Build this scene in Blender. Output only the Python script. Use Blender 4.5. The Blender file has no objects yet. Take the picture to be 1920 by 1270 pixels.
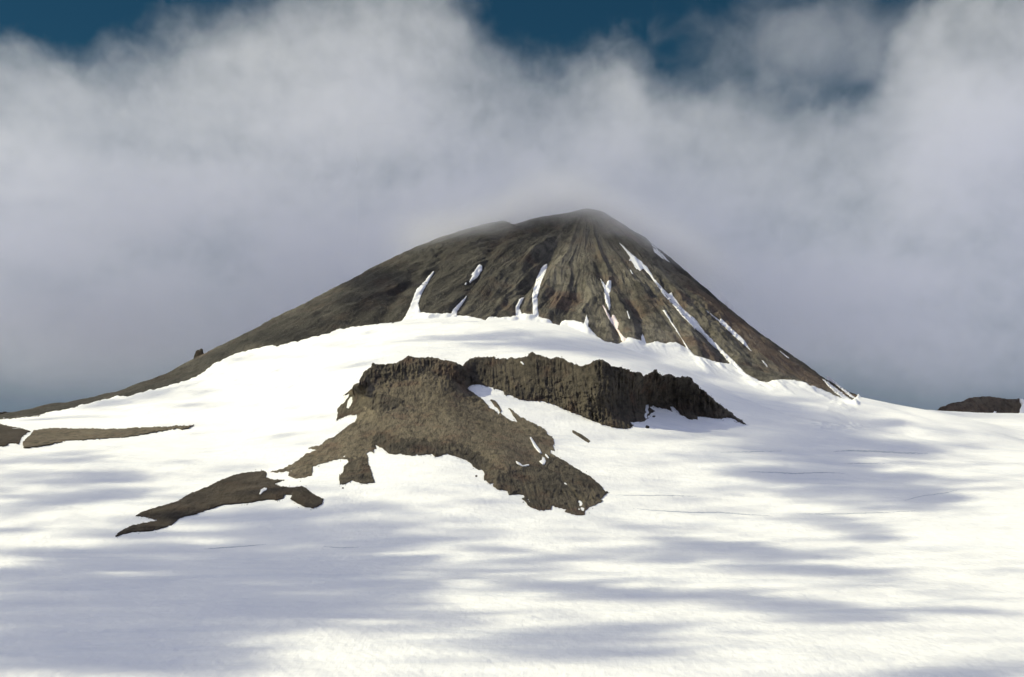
import bpy, math
import numpy as np

# ------------------------------------------------------------------ camera, sky, sun, exposure
S = bpy.context.scene
COL = S.collection
FPX, HY, HC = 2667.0, 772.0, 300.0          # focal length and horizon row of the 1920 px wide photograph, camera height (m)
cam_d = bpy.data.cameras.new('camera'); cam = bpy.data.objects.new('camera', cam_d); COL.objects.link(cam)
cam.location = (0, 0, HC); cam.rotation_euler = (math.radians(90), 0, 0)
cam_d.sensor_width = 36; cam_d.lens = 36 * FPX / 1920; cam_d.shift_y = (HY - 635) / 1920
cam_d.clip_start = 1; cam_d.clip_end = 200000
S.camera = cam

SUN_EL, SUN_AZ = math.radians(40), math.radians(-86)     # azimuth from +Y (view direction), negative = left
SDIR = np.array([math.sin(SUN_AZ) * math.cos(SUN_EL), math.cos(SUN_AZ) * math.cos(SUN_EL), math.sin(SUN_EL)])
sun_d = bpy.data.lights.new('sun', 'SUN'); sun = bpy.data.objects.new('sun', sun_d); COL.objects.link(sun)
sun_d.energy = 4.5; sun_d.angle = math.radians(0.5); sun_d.color = (1.0, 0.94, 0.65)
sun.rotation_euler = (math.pi / 2 - SUN_EL, 0, math.pi - SUN_AZ)
sun.location = (0, 0, 4000)

def N(t, kind, **kw):
    n = t.nodes.new(kind)
    for k, v in kw.items():
        if k.startswith('i_'): n.inputs[k[2:].replace('_', ' ')].default_value = v
        else: setattr(n, k, v)
    return n
def math_n(t, op, a, b=None, clamp=False):
    n = t.nodes.new('ShaderNodeMath'); n.operation = op; n.use_clamp = clamp
    for i, v in enumerate((a, b)):
        if v is None: continue
        if isinstance(v, (int, float)): n.inputs[i].default_value = v
        else: t.links.new(v, n.inputs[i])
    return n.outputs[0]
def smooth_n(t, v, lo, hi, to0=0.0, to1=1.0):
    n = t.nodes.new('ShaderNodeMapRange'); n.interpolation_type = 'SMOOTHSTEP'
    t.links.new(v, n.inputs['Value'])
    n.inputs['From Min'].default_value = lo; n.inputs['From Max'].default_value = hi
    n.inputs['To Min'].default_value = to0; n.inputs['To Max'].default_value = to1
    return n.outputs[0]
def mix_n(t, f, a, b, blend='MIX'):
    n = t.nodes.new('ShaderNodeMix'); n.data_type = 'RGBA'; n.blend_type = blend
    for s, v in ((0, f), (6, a), (7, b)):
        if isinstance(v, (int, float)): n.inputs[s].default_value = v
        elif isinstance(v, tuple): n.inputs[s].default_value = (*v, 1) if len(v) == 3 else v
        else: t.links.new(v, n.inputs[s])
    return n.outputs[2]
def noise_n(t, vec, scale, detail=4, rough=0.55, dist=0.0):
    n = N(t, 'ShaderNodeTexNoise'); n.inputs['Scale'].default_value = scale
    n.inputs['Detail'].default_value = detail; n.inputs['Roughness'].default_value = rough; n.inputs['Distortion'].default_value = dist
    if vec is not None: t.links.new(vec, n.inputs['Vector'])
    return n.outputs['Fac']
def map_n(t, vec, scale=(1, 1, 1), loc=(0, 0, 0), rot=(0, 0, 0)):
    n = N(t, 'ShaderNodeMapping'); n.inputs['Scale'].default_value = scale; n.inputs['Location'].default_value = loc
    n.inputs['Rotation'].default_value = rot
    t.links.new(vec, n.inputs['Vector']); return n.outputs[0]

W = bpy.data.worlds.new('World'); S.world = W; W.use_nodes = True
t = W.node_tree; t.nodes.clear()
out = N(t, 'ShaderNodeOutputWorld'); bg = N(t, 'ShaderNodeBackground'); t.links.new(bg.outputs[0], out.inputs[0])
sky = N(t, 'ShaderNodeTexSky', sky_type='NISHITA', sun_disc=False, sun_elevation=SUN_EL, sun_rotation=SUN_AZ, altitude=1500, air_density=1.0, dust_density=0.6, ozone_density=3.0)
bg.inputs['Strength'].default_value = 0.08
tc = N(t, 'ShaderNodeTexCoord'); gen = tc.outputs['Generated']
sep = N(t, 'ShaderNodeSeparateXYZ'); t.links.new(gen, sep.inputs[0])
blue = mix_n(t, 1.0, sky.outputs[0], (0.105, 0.27, 0.295), 'MULTIPLY')
blue = mix_n(t, smooth_n(t, sep.outputs[2], 0.13, 0.0), blue, (1.95, 2.55, 3.2))
# the open sky is cloudy overhead and behind the photographer, with blue gaps
over = math_n(t, 'MAXIMUM', smooth_n(t, sep.outputs[2], 0.34, 0.55), math_n(t, 'MULTIPLY', smooth_n(t, math_n(t, 'MULTIPLY', sep.outputs[1], -1), 0.0, 0.35), smooth_n(t, sep.outputs[2], 0.0, 0.06)))
cl = smooth_n(t, noise_n(t, map_n(t, gen, (1, 1, 2)), 2.6, 5, 0.55), 0.30, 0.52)
fac = math_n(t, 'MULTIPLY', over, cl)
skycol = mix_n(t, fac, blue, (4.9, 5.4, 7.5))
t.links.new(skycol, bg.inputs['Color'])

S.view_settings.view_transform = 'Standard'; S.view_settings.look = 'None'; S.view_settings.gamma = 1
S.view_settings.exposure = 0.0
S.render.engine = 'CYCLES'
cy = S.cycles
cy.use_denoising = True; cy.use_adaptive_sampling = True; cy.adaptive_threshold = 0.06
cy.max_bounces = 12; cy.diffuse_bounces = 3; cy.glossy_bounces = 2; cy.transparent_max_bounces = 8; cy.volume_bounces = 9
cy.volume_max_steps = 256; cy.volume_step_rate = 1.0
S.render.use_motion_blur = False

# ------------------------------------------------------------------ numeric helpers
rng = np.random.RandomState(7)
PERM = np.concatenate([rng.permutation(256)] * 2)
GR = rng.normal(size=(256, 3)); GR /= np.linalg.norm(GR, axis=1)[:, None]
def pnoise(x, y, z=0.0):
    """gradient noise about -0.7..0.7"""
    x, y, z = np.broadcast_arrays(np.asarray(x, float), np.asarray(y, float), np.asarray(z, float))
    xi, yi, zi = np.floor(x).astype(int), np.floor(y).astype(int), np.floor(z).astype(int)
    xf, yf, zf = x - xi, y - yi, z - zi
    u, v, w = [q * q * q * (q * (q * 6 - 15) + 10) for q in (xf, yf, zf)]
    r = 0
    for dx in (0, 1):
        for dy in (0, 1):
            for dz in (0, 1):
                h = PERM[(PERM[(PERM[(xi + dx) & 255] + yi + dy) & 255] + zi + dz) & 255]
                g = GR[h]
                d = g[..., 0] * (xf - dx) + g[..., 1] * (yf - dy) + g[..., 2] * (zf - dz)
                r = r + d * (u if dx else 1 - u) * (v if dy else 1 - v) * (w if dz else 1 - w)
    return r
def fbm(x, y, z=0.0, oct=4, gain=0.5):
    a, s, r = 1.0, 1.0, 0
    for o in range(oct):
        r = r + a * pnoise(np.asarray(x) * s + 17.3 * o, np.asarray(y) * s + 5.1 * o, np.asarray(z) * s + 3.7 * o)
        a *= gain; s *= 2.03
    return r
def ridge(x, y, z=0.0, oct=3, gain=0.5):
    a, s, r = 1.0, 1.0, 0
    for o in range(oct):
        r = r + a * (1 - np.abs(pnoise(np.asarray(x) * s + 11.3 * o, np.asarray(y) * s + 8.1 * o, np.asarray(z) * s)) * 2.2)
        a *= gain; s *= 2.1
    return r
def sstep(v, a, b):
    q = np.clip((v - a) / (b - a), 0, 1); return q * q * (3 - 2 * q)
class TPS:
    def __init__(s, p, v, reg=0.0):
        s.p = np.asarray(p, float); s.c = s.p.mean(0); s.k = s.p.std()
        q = (s.p - s.c) / s.k; n = len(q)
        A = np.zeros((n + 3, n + 3)); A[:n, :n] = s.phi(q, q) + reg * np.eye(n)
        A[:n, n] = 1; A[:n, n + 1:] = q; A[n:, :n] = A[:n, n:].T
        s.w = np.linalg.solve(A, np.concatenate([np.asarray(v, float), np.zeros(3)])); s.q = q
    @staticmethod
    def phi(a, b):
        d2 = (a[:, None, 0] - b[None, :, 0]) ** 2 + (a[:, None, 1] - b[None, :, 1]) ** 2
        return 0.5 * d2 * np.log(d2 + 1e-12)
    def __call__(s, x, y):
        x, y = np.broadcast_arrays(np.asarray(x, float), np.asarray(y, float)); sh = x.shape
        q = (np.stack([x.ravel(), y.ravel()], 1) - s.c) / s.k; r = np.empty(len(q)); n = len(s.q)
        for i in range(0, len(q), 100000):
            b = q[i:i + 100000]
            r[i:i + 100000] = s.phi(b, s.q) @ s.w[:n] + s.w[n] + b @ s.w[n + 1:]
        return r.reshape(sh)
def inside(px, py, poly):
    poly = np.asarray(poly, float); r = np.zeros(px.shape, bool); j = len(poly) - 1
    for i in range(len(poly)):
        x1, y1 = poly[i]; x2, y2 = poly[j]
        if y1 != y2:
            r ^= ((y1 > py) != (y2 > py)) & (px < (x2 - x1) * (py - y1) / (y2 - y1) + x1)
        j = i
    return r
def seg_dist(px, py, poly, closed=True):
    poly = np.asarray(poly, float); r = np.full(px.shape, 1e9)
    for i in range(len(poly) if closed else len(poly) - 1):
        a = poly[i]; b = poly[(i + 1) % len(poly)]; ab = b - a; L = ab @ ab + 1e-9
        k = np.clip(((px - a[0]) * ab[0] + (py - a[1]) * ab[1]) / L, 0, 1)
        r = np.minimum(r, (px - a[0] - k * ab[0]) ** 2 + (py - a[1] - k * ab[1]) ** 2)
    return np.sqrt(r)

def mesh_obj(name, co, quads=None, tris=None, mat=None, parent=None, smooth=True, uv=None):
    me = bpy.data.meshes.new(name)
    nq = 0 if quads is None else len(quads); nt = 0 if tris is None else len(tris)
    me.vertices.add(len(co)); me.vertices.foreach_set('co', np.asarray(co, np.float32).ravel())
    loops = np.concatenate([np.asarray(q, np.int32).ravel() for q in (quads, tris) if q is not None and len(q)])
    me.loops.add(len(loops)); me.loops.foreach_set('vertex_index', loops)
    st = np.concatenate([np.arange(nq) * 4, nq * 4 + np.arange(nt) * 3]).astype(np.int32)
    me.polygons.add(nq + nt); me.polygons.foreach_set('loop_start', st)
    me.polygons.foreach_set('use_smooth', np.full(nq + nt, smooth))
    if uv is not None:
        l = me.uv_layers.new(name='flow'); l.data.foreach_set('uv', np.asarray(uv, np.float32)[loops].ravel())
    me.update(calc_edges=True); me.validate()
    if mat: me.materials.append(mat)
    o = bpy.data.objects.new(name, me); COL.objects.link(o)
    if parent: o.parent = parent
    return o
def tag(o, label=None, cat=None, group=None, kind=None):
    if label: o['label'] = label
    if cat: o['category'] = cat
    if group: o['group'] = group
    if kind: o['kind'] = kind
    return o

# ------------------------------------------------------------------ materials
def new_mat(name):
    m = bpy.data.materials.new(name); m.use_nodes = True; t = m.node_tree; t.nodes.clear()
    o = N(t, 'ShaderNodeOutputMaterial'); b = N(t, 'ShaderNodeBsdfPrincipled'); t.links.new(b.outputs[0], o.inputs[0])
    b.inputs['Specular IOR Level'].default_value = 0.15
    c = N(t, 'ShaderNodeTexCoord')
    return m, t, b, c
def bump_n(t, b, h, strength, dist):
    n = N(t, 'ShaderNodeBump'); n.inputs['Strength'].default_value = strength; n.inputs['Distance'].default_value = dist
    t.links.new(h, n.inputs['Height']); t.links.new(n.outputs[0], b.inputs['Normal'])
def snow_mat(name, c1, c2):
    m, t, b, c = new_mat(name); v = c.outputs['Object']
    b.inputs['Roughness'].default_value = 0.65
    n = noise_n(t, map_n(t, v, (0.0022, 0.011, 0.01), rot=(0, 0, math.radians(-8))), 1, 7, 0.68)
    t.links.new(mix_n(t, smooth_n(t, n, 0.46, 0.74), c1, c2), b.inputs['Base Color'])
    w = noise_n(t, map_n(t, v, (0.11, 0.022, 0.05), rot=(0, 0, math.radians(22))), 1, 3, 0.6)
    w2 = noise_n(t, map_n(t, v, (0.012, 0.03, 0.02)), 1, 4, 0.5)
    bump_n(t, b, math_n(t, 'ADD', w, math_n(t, 'MULTIPLY', w2, 4.0)), 0.42, 2.8)
    return m
M_SNOW = snow_mat('snow', (0.87, 0.87, 0.87), (0.76, 0.775, 0.81))
M_PATCH = snow_mat('old_snow', (0.84, 0.84, 0.86), (0.78, 0.79, 0.82))
def rock_mat(name, dark, mid, light, red, scale, streak=None, bump=1.0):
    m, t, b, c = new_mat(name); v = c.outputs['Object']
    b.inputs['Roughness'].default_value = 0.9
    g0 = map_n(t, v, (1, 0.4, 1))
    a = noise_n(t, g0, 0.008 * scale, 5, 0.6); f = noise_n(t, g0, 0.06 * scale, 5, 0.65); r = noise_n(t, map_n(t, v, loc=(311, 97, 41)), 0.011 * scale, 4, 0.6)
    vs = map_n(t, v, (0.11 * scale, 0.010 * scale, 0.012 * scale)); s = noise_n(t, vs, 1, 4, 0.6)
    col = mix_n(t, smooth_n(t, a, 0.32, 0.68), mid, light)
    col = mix_n(t, math_n(t, 'MULTIPLY', smooth_n(t, r, 0.50, 0.68), 0.75), col, red)
    col = mix_n(t, math_n(t, 'MULTIPLY', smooth_n(t, f, 0.42, 0.70), 0.75), col, dark)
    if streak:
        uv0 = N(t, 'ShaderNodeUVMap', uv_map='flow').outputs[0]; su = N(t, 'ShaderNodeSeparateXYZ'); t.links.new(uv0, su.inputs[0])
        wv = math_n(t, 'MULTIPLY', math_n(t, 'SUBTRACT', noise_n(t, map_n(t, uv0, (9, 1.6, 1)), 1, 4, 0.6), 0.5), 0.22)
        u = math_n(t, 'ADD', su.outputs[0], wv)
        # shade painted into the rock colour, right and left flanks; a rusty flow between
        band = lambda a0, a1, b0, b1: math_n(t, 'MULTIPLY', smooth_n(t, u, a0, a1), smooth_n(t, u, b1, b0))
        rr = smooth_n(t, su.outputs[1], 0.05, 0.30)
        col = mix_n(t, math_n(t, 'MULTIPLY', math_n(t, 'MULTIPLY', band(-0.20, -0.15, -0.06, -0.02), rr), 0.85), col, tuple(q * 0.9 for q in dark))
        col = mix_n(t, math_n(t, 'MULTIPLY', math_n(t, 'MULTIPLY', band(-0.30, -0.25, -0.20, -0.16), smooth_n(t, su.outputs[1], 0.4, 0.8)), 0.6), col, red)
        col = mix_n(t, math_n(t, 'MULTIPLY', math_n(t, 'MULTIPLY', band(-0.60, -0.52, -0.44, -0.36), smooth_n(t, su.outputs[1], 0.75, 0.2)), 0.6), col, light)
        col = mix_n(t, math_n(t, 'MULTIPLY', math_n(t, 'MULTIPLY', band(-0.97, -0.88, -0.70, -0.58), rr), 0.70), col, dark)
        uv = N(t, 'ShaderNodeUVMap', uv_map='flow').outputs[0]
        q = noise_n(t, map_n(t, uv, streak), 1, 6, 0.66, 0.25)
        nearsum = smooth_n(t, su.outputs[1], 0.08, 0.55)
        col = mix_n(t, math_n(t, 'MULTIPLY', smooth_n(t, q, 0.45, 0.68), math_n(t, 'MULTIPLY', nearsum, 0.5)), col, dark)
        q2 = noise_n(t, map_n(t, uv, (streak[0] * 1.7, streak[1] * 1.4, 1), loc=(7, 3, 0)), 1, 6, 0.64, 0.2)
        col = mix_n(t, math_n(t, 'MULTIPLY', smooth_n(t, q2, 0.52, 0.72), math_n(t, 'MULTIPLY', nearsum, 0.3)), col, light)
    else:
        col = mix_n(t, math_n(t, 'MULTIPLY', smooth_n(t, s, 0.5, 0.72), 0.5), col, dark)
    g = noise_n(t, g0, 0.26 * scale, 3, 0.75)
    col = mix_n(t, math_n(t, 'MULTIPLY', smooth_n(t, g, 0.58, 0.75), 0.35), col, tuple(min(1, q * 1.6) for q in light))
    t.links.new(col, b.inputs['Base Color'])
    bump_n(t, b, math_n(t, 'ADD', f, math_n(t, 'MULTIPLY', g, 0.7)), 0.9, 7.0 * bump)
    return m
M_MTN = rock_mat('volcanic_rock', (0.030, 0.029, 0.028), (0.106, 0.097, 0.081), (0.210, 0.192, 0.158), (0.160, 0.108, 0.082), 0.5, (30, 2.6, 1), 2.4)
M_CLIFF = rock_mat('columnar_basalt', (0.019, 0.018, 0.017), (0.066, 0.057, 0.045), (0.118, 0.100, 0.075), (0.098, 0.064, 0.047), 1.0)
M_SCREE = rock_mat('scree', (0.040, 0.034, 0.027), (0.134, 0.112, 0.080), (0.182, 0.154, 0.112), (0.148, 0.103, 0.075), 1.0)
M_EARTH = rock_mat('brown_rock', (0.026, 0.021, 0.017), (0.056, 0.045, 0.034), (0.084, 0.069, 0.052), (0.070, 0.049, 0.036), 1.0)
M_HILL = rock_mat('hill_rock', (0.040, 0.031, 0.024), (0.100, 0.082, 0.064), (0.145, 0.120, 0.092), (0.120, 0.086, 0.064), 0.6)
m, t, b, c = new_mat('blue_ice'); b.inputs['Roughness'].default_value = 0.4
t.links.new(mix_n(t, noise_n(t, c.outputs['Object'], 0.05, 4), (0.36, 0.39, 0.45), (0.58, 0.61, 0.67)), b.inputs['Base Color'])
M_ICE = m

# ------------------------------------------------------------------ base shape of the snowfield (world height map)
ctrl = []
for px in (-150, 300, 700, 1100, 1500, 2070):
    ctrl += [(px, 1340, 1440), (px, 1270, 1600), (px, 1100, 2350)]
ctrl += [(-150, 1000, 3100), (-150, 900, 3700), (-150, 835, 4300), (-150, 803, 5000), (-150, 790, 5800),
         (60, 1000, 3100), (60, 900, 3700), (60, 835, 4300), (60, 800, 5100), (60, 779, 6200),
         (250, 1000, 3100), (250, 900, 3700), (250, 830, 4350), (250, 790, 5200), (250, 745, 6200),
         (500, 1000, 3100), (500, 945, 3350), (500, 880, 3850), (500, 800, 4600), (500, 720, 5400), (500, 655, 6050),
         (700, 1000, 3050), (700, 910, 3450), (700, 850, 3800), (700, 780, 4250), (700, 700, 4800), (700, 660, 5150), (700, 614, 5800),
         (850, 960, 3200), (850, 860, 3720), (850, 690, 4850), (850, 670, 5050), (850, 640, 5400), (850, 596, 5930),
         (1030, 965, 3250), (1030, 880, 3750), (1030, 800, 4300), (1030, 755, 4500), (1030, 665, 5100), (1030, 605, 5950),
         (1170, 940, 3450), (1170, 805, 4350), (1170, 690, 5000), (1170, 647, 5750),
         (1300, 960, 3400), (1300, 850, 4100), (1300, 785, 4700), (1300, 710, 5300), (1300, 668, 5950),
         (1400, 900, 3800), (1400, 800, 4700), (1400, 740, 5400), (1400, 704, 6000),
         (1550, 960, 3400), (1550, 880, 4000), (1550, 800, 4900), (1550, 760, 5700), (1550, 738, 6400),
         (1650, 850, 4500), (1650, 790, 5600), (1650, 764, 6700),
         (1760, 960, 3400), (1760, 850, 4700), (1760, 800, 6000), (1760, 776, 7600),
         (1920, 960, 3350), (1920, 860, 4600), (1920, 805, 6200), (1920, 781, 7800),
         (2070, 960, 3350), (2070, 860, 4600), (2070, 805, 6200), (2070, 783, 7800)]
pts = [((px - 960) / FPX * D, D, HC + (HY - py) / FPX * D) for px, py, D in ctrl]
for px, D, z in ((1650, 8400, 160), (1760, 9200, 120), (1920, 9400, 120), (2070, 9400, 120), (60, 8000, 160), (-150, 7600, 160), (300, 8200, 200), (1000, 8600, 500), (600, 8400, 350), (1350, 8400, 350),
                 (-150, 800, 20), (960, 700, 25), (2070, 800, 20)):
    pts.append(((px - 960) / FPX * D, D, z))
pts = np.array(pts)
T0 = TPS(pts[:, :2], pts[:, 2], 2e-4)
def Tfun(x, y):
    z = T0(x, y)
    far = sstep(y, 9300, 12000); z = z * (1 - far) - 250 * far
    side = sstep(np.abs(x) - (500 + 0.42 * y), 0, 900); z = z * (1 - side) + np.clip(z, -60, 200) * side
    a = sstep(y, 1300, 3000)
    z = z + 8 * fbm(x / 380, y / 260, 0.3, 3) * (0.4 + 0.6 * a) + 2.4 * fbm(x / 85, y / 42, 1.7, 4, 0.6)
    z = z + 0.8 * (1 - sstep(y, 2600, 3800)) * sstep(y, 1100, 1300) * pnoise((x + 0.45 * y) / 10, (y - 0.35 * x) / 46, 2.2)
    # broken ice on the right hand slope
    px = 960 + FPX * x / np.maximum(y, 1); py = HY - FPX * (z - HC) / np.maximum(y, 1)
    brk = np.exp(-((px - 1600) / 75) ** 2 - ((py - 797) / 13) ** 2)
    return z + brk * (10 * ridge(x / 60, y / 34, 4.0, 3) - 7)

# ------------------------------------------------------------------ mountain height function
MX, MY = (1100 - 960) / FPX * 7000, 7000.0
MZ = HC + (HY - 390) / FPX * 7000
pL = np.array([(0, 0), (105, 30), (262, 59), (345, 83), (372, 90), (415, 72), (480, 77), (604, 113), (787, 178), (1050, 309), (1312, 452), (1575, 589), (1732, 670), (1877, 749), (2021, 829), (2231, 911), (2362, 943), (2494, 962), (2756, 1020), (2887, 1025), (3300, 1088), (4000, 1200)])
pR = np.array([(0, 0), (79, 19), (157, 69), (262, 141), (420, 260), (525, 371), (787, 605), (1050, 803), (1207, 915), (1365, 1001), (1575, 1034), (1900, 1080), (2600, 1180), (4000, 1300)])
pF = np.array([(0, 0), (100, 35), (250, 135), (500, 300), (800, 480), (1050, 620), (1300, 740), (1700, 900), (2500, 1150), (4000, 1400)])
CUTS = [([(765, 600), (783, 562), (812, 510), (826, 480)], 11), ([(850, 592), (862, 575), (875, 556), (905, 498), (935, 450)], 9), ([(974, 592), (972, 575), (983, 556), (1000, 520)], 8), ([(1003, 592), (1003, 565), (1010, 525), (1026, 494), (1040, 455)], 10),
        ([(1172, 640), (1150, 605), (1140, 570), (1141, 530), (1125, 500)], 11), ([(1292, 655), (1270, 622), (1245, 582), (1225, 550)], 9), ([(1390, 696), (1345, 650), (1300, 600), (1255, 553), (1210, 505), (1160, 455), (1130, 430)], 12), ([(1410, 660), (1355, 603), (1320, 578), (1285, 540), (1240, 490)], 10), ([(715, 600), (735, 565), (770, 520), (800, 480)], 9), ([(1210, 640), (1195, 590), (1180, 550)], 8)]
def Mfun(x, y):
    dx, dy = x - MX, y - MY
    r = np.hypot(dx, dy); th = np.arctan2(dy, dx)
    wob = 0.07 * fbm(r / 380, th * 2.2, 9.0, 3)
    c = np.cos(th)
    wl, wr = np.clip(-c, 0, 1) ** 2.0, np.clip(c, 0, 1) ** 1.5; wf = 1 - wl - wr
    h = wl * np.interp(r, *pL.T) + wr * np.interp(r, *pR.T) + wf * np.interp(r, *pF.T)
    t2 = th + wob
    front = 1 - np.abs(c) ** 6
    am = sstep(r, 60, 750) * (0.25 + 0.75 * front) * (0.75 + 0.9 * fbm(x / 420, y / 420, 1.9, 2))
    # ribs and gullies run down the fall line
    h = h + am * (46 * (1 - ridge(np.cos(t2) * 5.6, np.sin(t2) * 5.6, r / 900, 2)) + 14 * (1 - ridge(np.cos(t2) * 15, np.sin(t2) * 15, r / 380, 3, 0.6)))
    h = h + (11 * fbm(x / 140, y / 140, h / 170, 4) + 3 * fbm(x / 26, y / 26, h / 30, 3)) * np.clip(r / 150, 0.3, 1)
    # small crags low on the right part of the face
    crag = np.exp(-((th + 1.05) / 0.30) ** 2 - ((r - 850) / 230) ** 2) + 0.6 * np.clip(fbm(x / 260, y / 260, 6.1, 2) * 2, 0, 1) * sstep(r, 250, 600)
    h = h - crag * 18 * (ridge(x / 55, y / 90, h / 130, 3) - 0.5)
    z = MZ - h
    # the gullies that hold the snow are cut into the face
    q = np.where((y > 5500) & (y < 7200) & (r < 1900)); px, py = 960 + FPX * x[q] / y[q], HY - FPX * (z[q] - HC) / y[q]
    cut = np.zeros(px.shape)
    for line, wd in CUTS:
        cut = np.maximum(cut, np.exp(-(seg_dist(px, py, line, False) / wd) ** 2))
    z = z.copy(); z[q] -= 17 * cut
    return z

# ------------------------------------------------------------------ fan shaped working grid over the visible ground
FC = np.arange(-170, 2091, 2.2)                       # photograph columns
FR = np.concatenate([np.arange(1250, 3000, 5.0), np.arange(3000, 6800, 4.6), np.arange(6800, 9000, 9.0)])
GX = (FC[None, :] - 960) / FPX * FR[:, None]; GY = np.broadcast_to(FR[:, None], GX.shape)
GT = Tfun(GX, GY)
k0 = np.searchsorted(FR, 5000)
GM = np.full(GT.shape, -9999.0); GM[k0:] = Mfun(GX[k0:], GY[k0:])
def box_blur(a, n, ax):
    p = np.concatenate([np.repeat(np.take(a, [0], ax), n + 1, ax), a, np.repeat(np.take(a, [-1], ax), n, ax)], ax)
    c = np.cumsum(p, ax); m_ = a.shape[ax]
    return (np.take(c, np.arange(2 * n + 1, 2 * n + 1 + m_), ax) - np.take(c, np.arange(0, m_), ax)) / (2 * n + 1)
GMS = GM.copy(); bl = GM[k0:]
for it in range(2): bl = box_blur(box_blur(bl, 12, 1), 14, 0)
GMS[k0:] = bl
# lower edge of the bare rock of the mountain, photograph pixels
SNOWLINE = np.array([(-200, 800), (-60, 789), (0, 786), (60, 781), (73, 778), (94, 773), (125, 768), (156, 759), (177, 754), (208, 746), (219, 743), (240, 742.7), (271, 735), (312, 725), (344, 715.6), (375, 703), (404, 681), (425, 671), (454, 660), (503, 649), (522, 648), (567, 637.5), (605, 628), (639, 617), (670, 612), (700, 609), (751, 604), (759, 595), (765, 588), (790, 586), (813, 588), (833, 588), (845, 588), (859, 591), (884, 594), (910, 600), (918, 595), (955, 595), (968, 592), (981, 588), (998, 589), (1010, 595), (1032, 599.5), (1037, 608), (1048.6, 609), (1054, 601), (1077, 602), (1094, 605), (1102.5, 612), (1117, 629), (1131, 639), (1159, 645), (1168, 641), (1176, 633), (1192, 635), (1208, 643), (1224, 643), (1227, 640), (1249, 644.5), (1255, 640), (1268, 643), (1287, 652), (1302, 665), (1334, 677.5), (1359, 682), (1370, 681), (1394, 698), (1412, 709), (1438, 718.5), (1450, 712), (1470, 712), (1504, 714.7), (1517, 721), (1538, 729), (1561, 739), (1583, 748.7), (1598, 750), (1606, 745), (1612, 728), (1622, 560)])
def above_line(x, y, z):
    """pixels above the snow line; > 0 is bare rock"""
    px = 960 + FPX * x / y; py = HY - FPX * (z - HC) / y
    yl = np.interp(px, *SNOWLINE.T) + 3.2 * fbm(px / 13, py / 14, 2.2, 4, 0.6)
    return yl - py
far_side = GY > MY + 250
U = np.maximum(GT, GM); sd = above_line(GX, GY, U) * GY / FPX
sd = np.where(far_side, 60, sd)
wn = sstep(-sd, 5, 60)
GS = np.where(sd < 0, np.maximum(GT, (GM + np.minimum(5, 1.0 - 0.5 * sd)) * (1 - wn) + (GMS + 3) * wn), np.minimum(GT, GM - 1.0 - np.minimum(14, 0.8 * sd)))
GS = np.where(GM < -5000, GT, GS)
GS = np.where(far_side & (GM < GT), GT, GS)

def fan_z(G, x, y):
    c = np.clip((960 + FPX * x / y - FC[0]) / (FC[1] - FC[0]), 0, len(FC) - 1.001)
    r = np.clip(np.interp(y, FR, np.arange(len(FR))), 0, len(FR) - 1.001)
    ci, ri = c.astype(int), r.astype(int); c = c - ci; r = r - ri
    return (G[ri, ci] * (1 - c) + G[ri, ci + 1] * c) * (1 - r) + (G[ri + 1, ci] * (1 - c) + G[ri + 1, ci + 1] * c) * r
_cum = {}
def hit(G, px, py, key):
    """distance at which the line of sight through a photograph pixel meets the height field"""
    if key not in _cum:
        _cum[key] = np.maximum.accumulate(-(HY - FPX * (G - HC) / GY), axis=0)
    E = _cum[key]
    px = np.asarray(px, float); py = np.asarray(py, float); sh = px.shape; px = px.ravel(); py = py.ravel()
    c = np.clip((px - FC[0]) / (FC[1] - FC[0]), 0, len(FC) - 1.001); ci = c.astype(int); cf = c - ci
    res = np.zeros((2, len(px)))
    for k in (0, 1):
        cc = ci + k
        order = np.argsort(cc, kind='stable'); ss = cc[order]
        b0 = np.searchsorted(ss, np.unique(ss)); b1 = np.append(b0[1:], len(ss))
        for a, b in zip(b0, b1):
            idx = order[a:b]; col = E[:, ss[a]]; q = -py[idx]
            i = np.clip(np.searchsorted(col, q), 1, len(FR) - 1)
            d = col[i] - col[i - 1]
            f = np.clip(np.where(d > 1e-9, (q - col[i - 1]) / np.where(d > 1e-9, d, 1), 0), 0, 1)
            res[k, idx] = FR[i - 1] + f * (FR[i] - FR[i - 1])
    a, b = res; ok = np.abs(a - b) < 60
    return np.where(ok, a * (1 - cf) + b * cf, np.minimum(a, b)).reshape(sh)
hitT = lambda px, py: hit(GS, px, py, 's')
hitM = lambda px, py: hit(GM, px, py, 'm')

# ------------------------------------------------------------------ snowfield and mountain meshes
def grid_quads(nr, nc):
    i = np.arange(nr * nc).reshape(nr, nc)
    return np.stack([i[:-1, :-1], i[:-1, 1:], i[1:, 1:], i[1:, :-1]], -1).reshape(-1, 4)
# side and near / far margins are coarser rows of the same sheet
side = np.array([0.50, 0.62, 0.80, 1.1, 1.6, 2.4])
tan_c = (FC - 960) / FPX
XS = np.concatenate([-side[::-1], tan_c, side])
NR = np.array([60.0, 150, 300, 450, 600, 750, 900, 1020, 1120, 1190])
FARR = np.array([9150, 9400, 9800, 10300, 11000, 12000, 14000, 18000, 26000, 40000.0])
RS = np.concatenate([NR, FR, FARR])
SX = XS[None, :] * RS[:, None]; SY = np.broadcast_to(RS[:, None], SX.shape).copy()
SZ = np.zeros(SX.shape); m0 = np.ones(SX.shape, bool)
a, b2 = len(NR), len(side)
m0[a:a + len(FR), b2:b2 + len(FC)] = False
SZ[m0] = Tfun(SX[m0], SY[m0])
SZ[a:a + len(FR), b2:b2 + len(FC)] = GS
mm = m0 & (SY > 5000)
SZ[mm] = np.where(Mfun(SX[mm], SY[mm]) > SZ[mm], Mfun(SX[mm], SY[mm]) - 10, SZ[mm])
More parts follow.
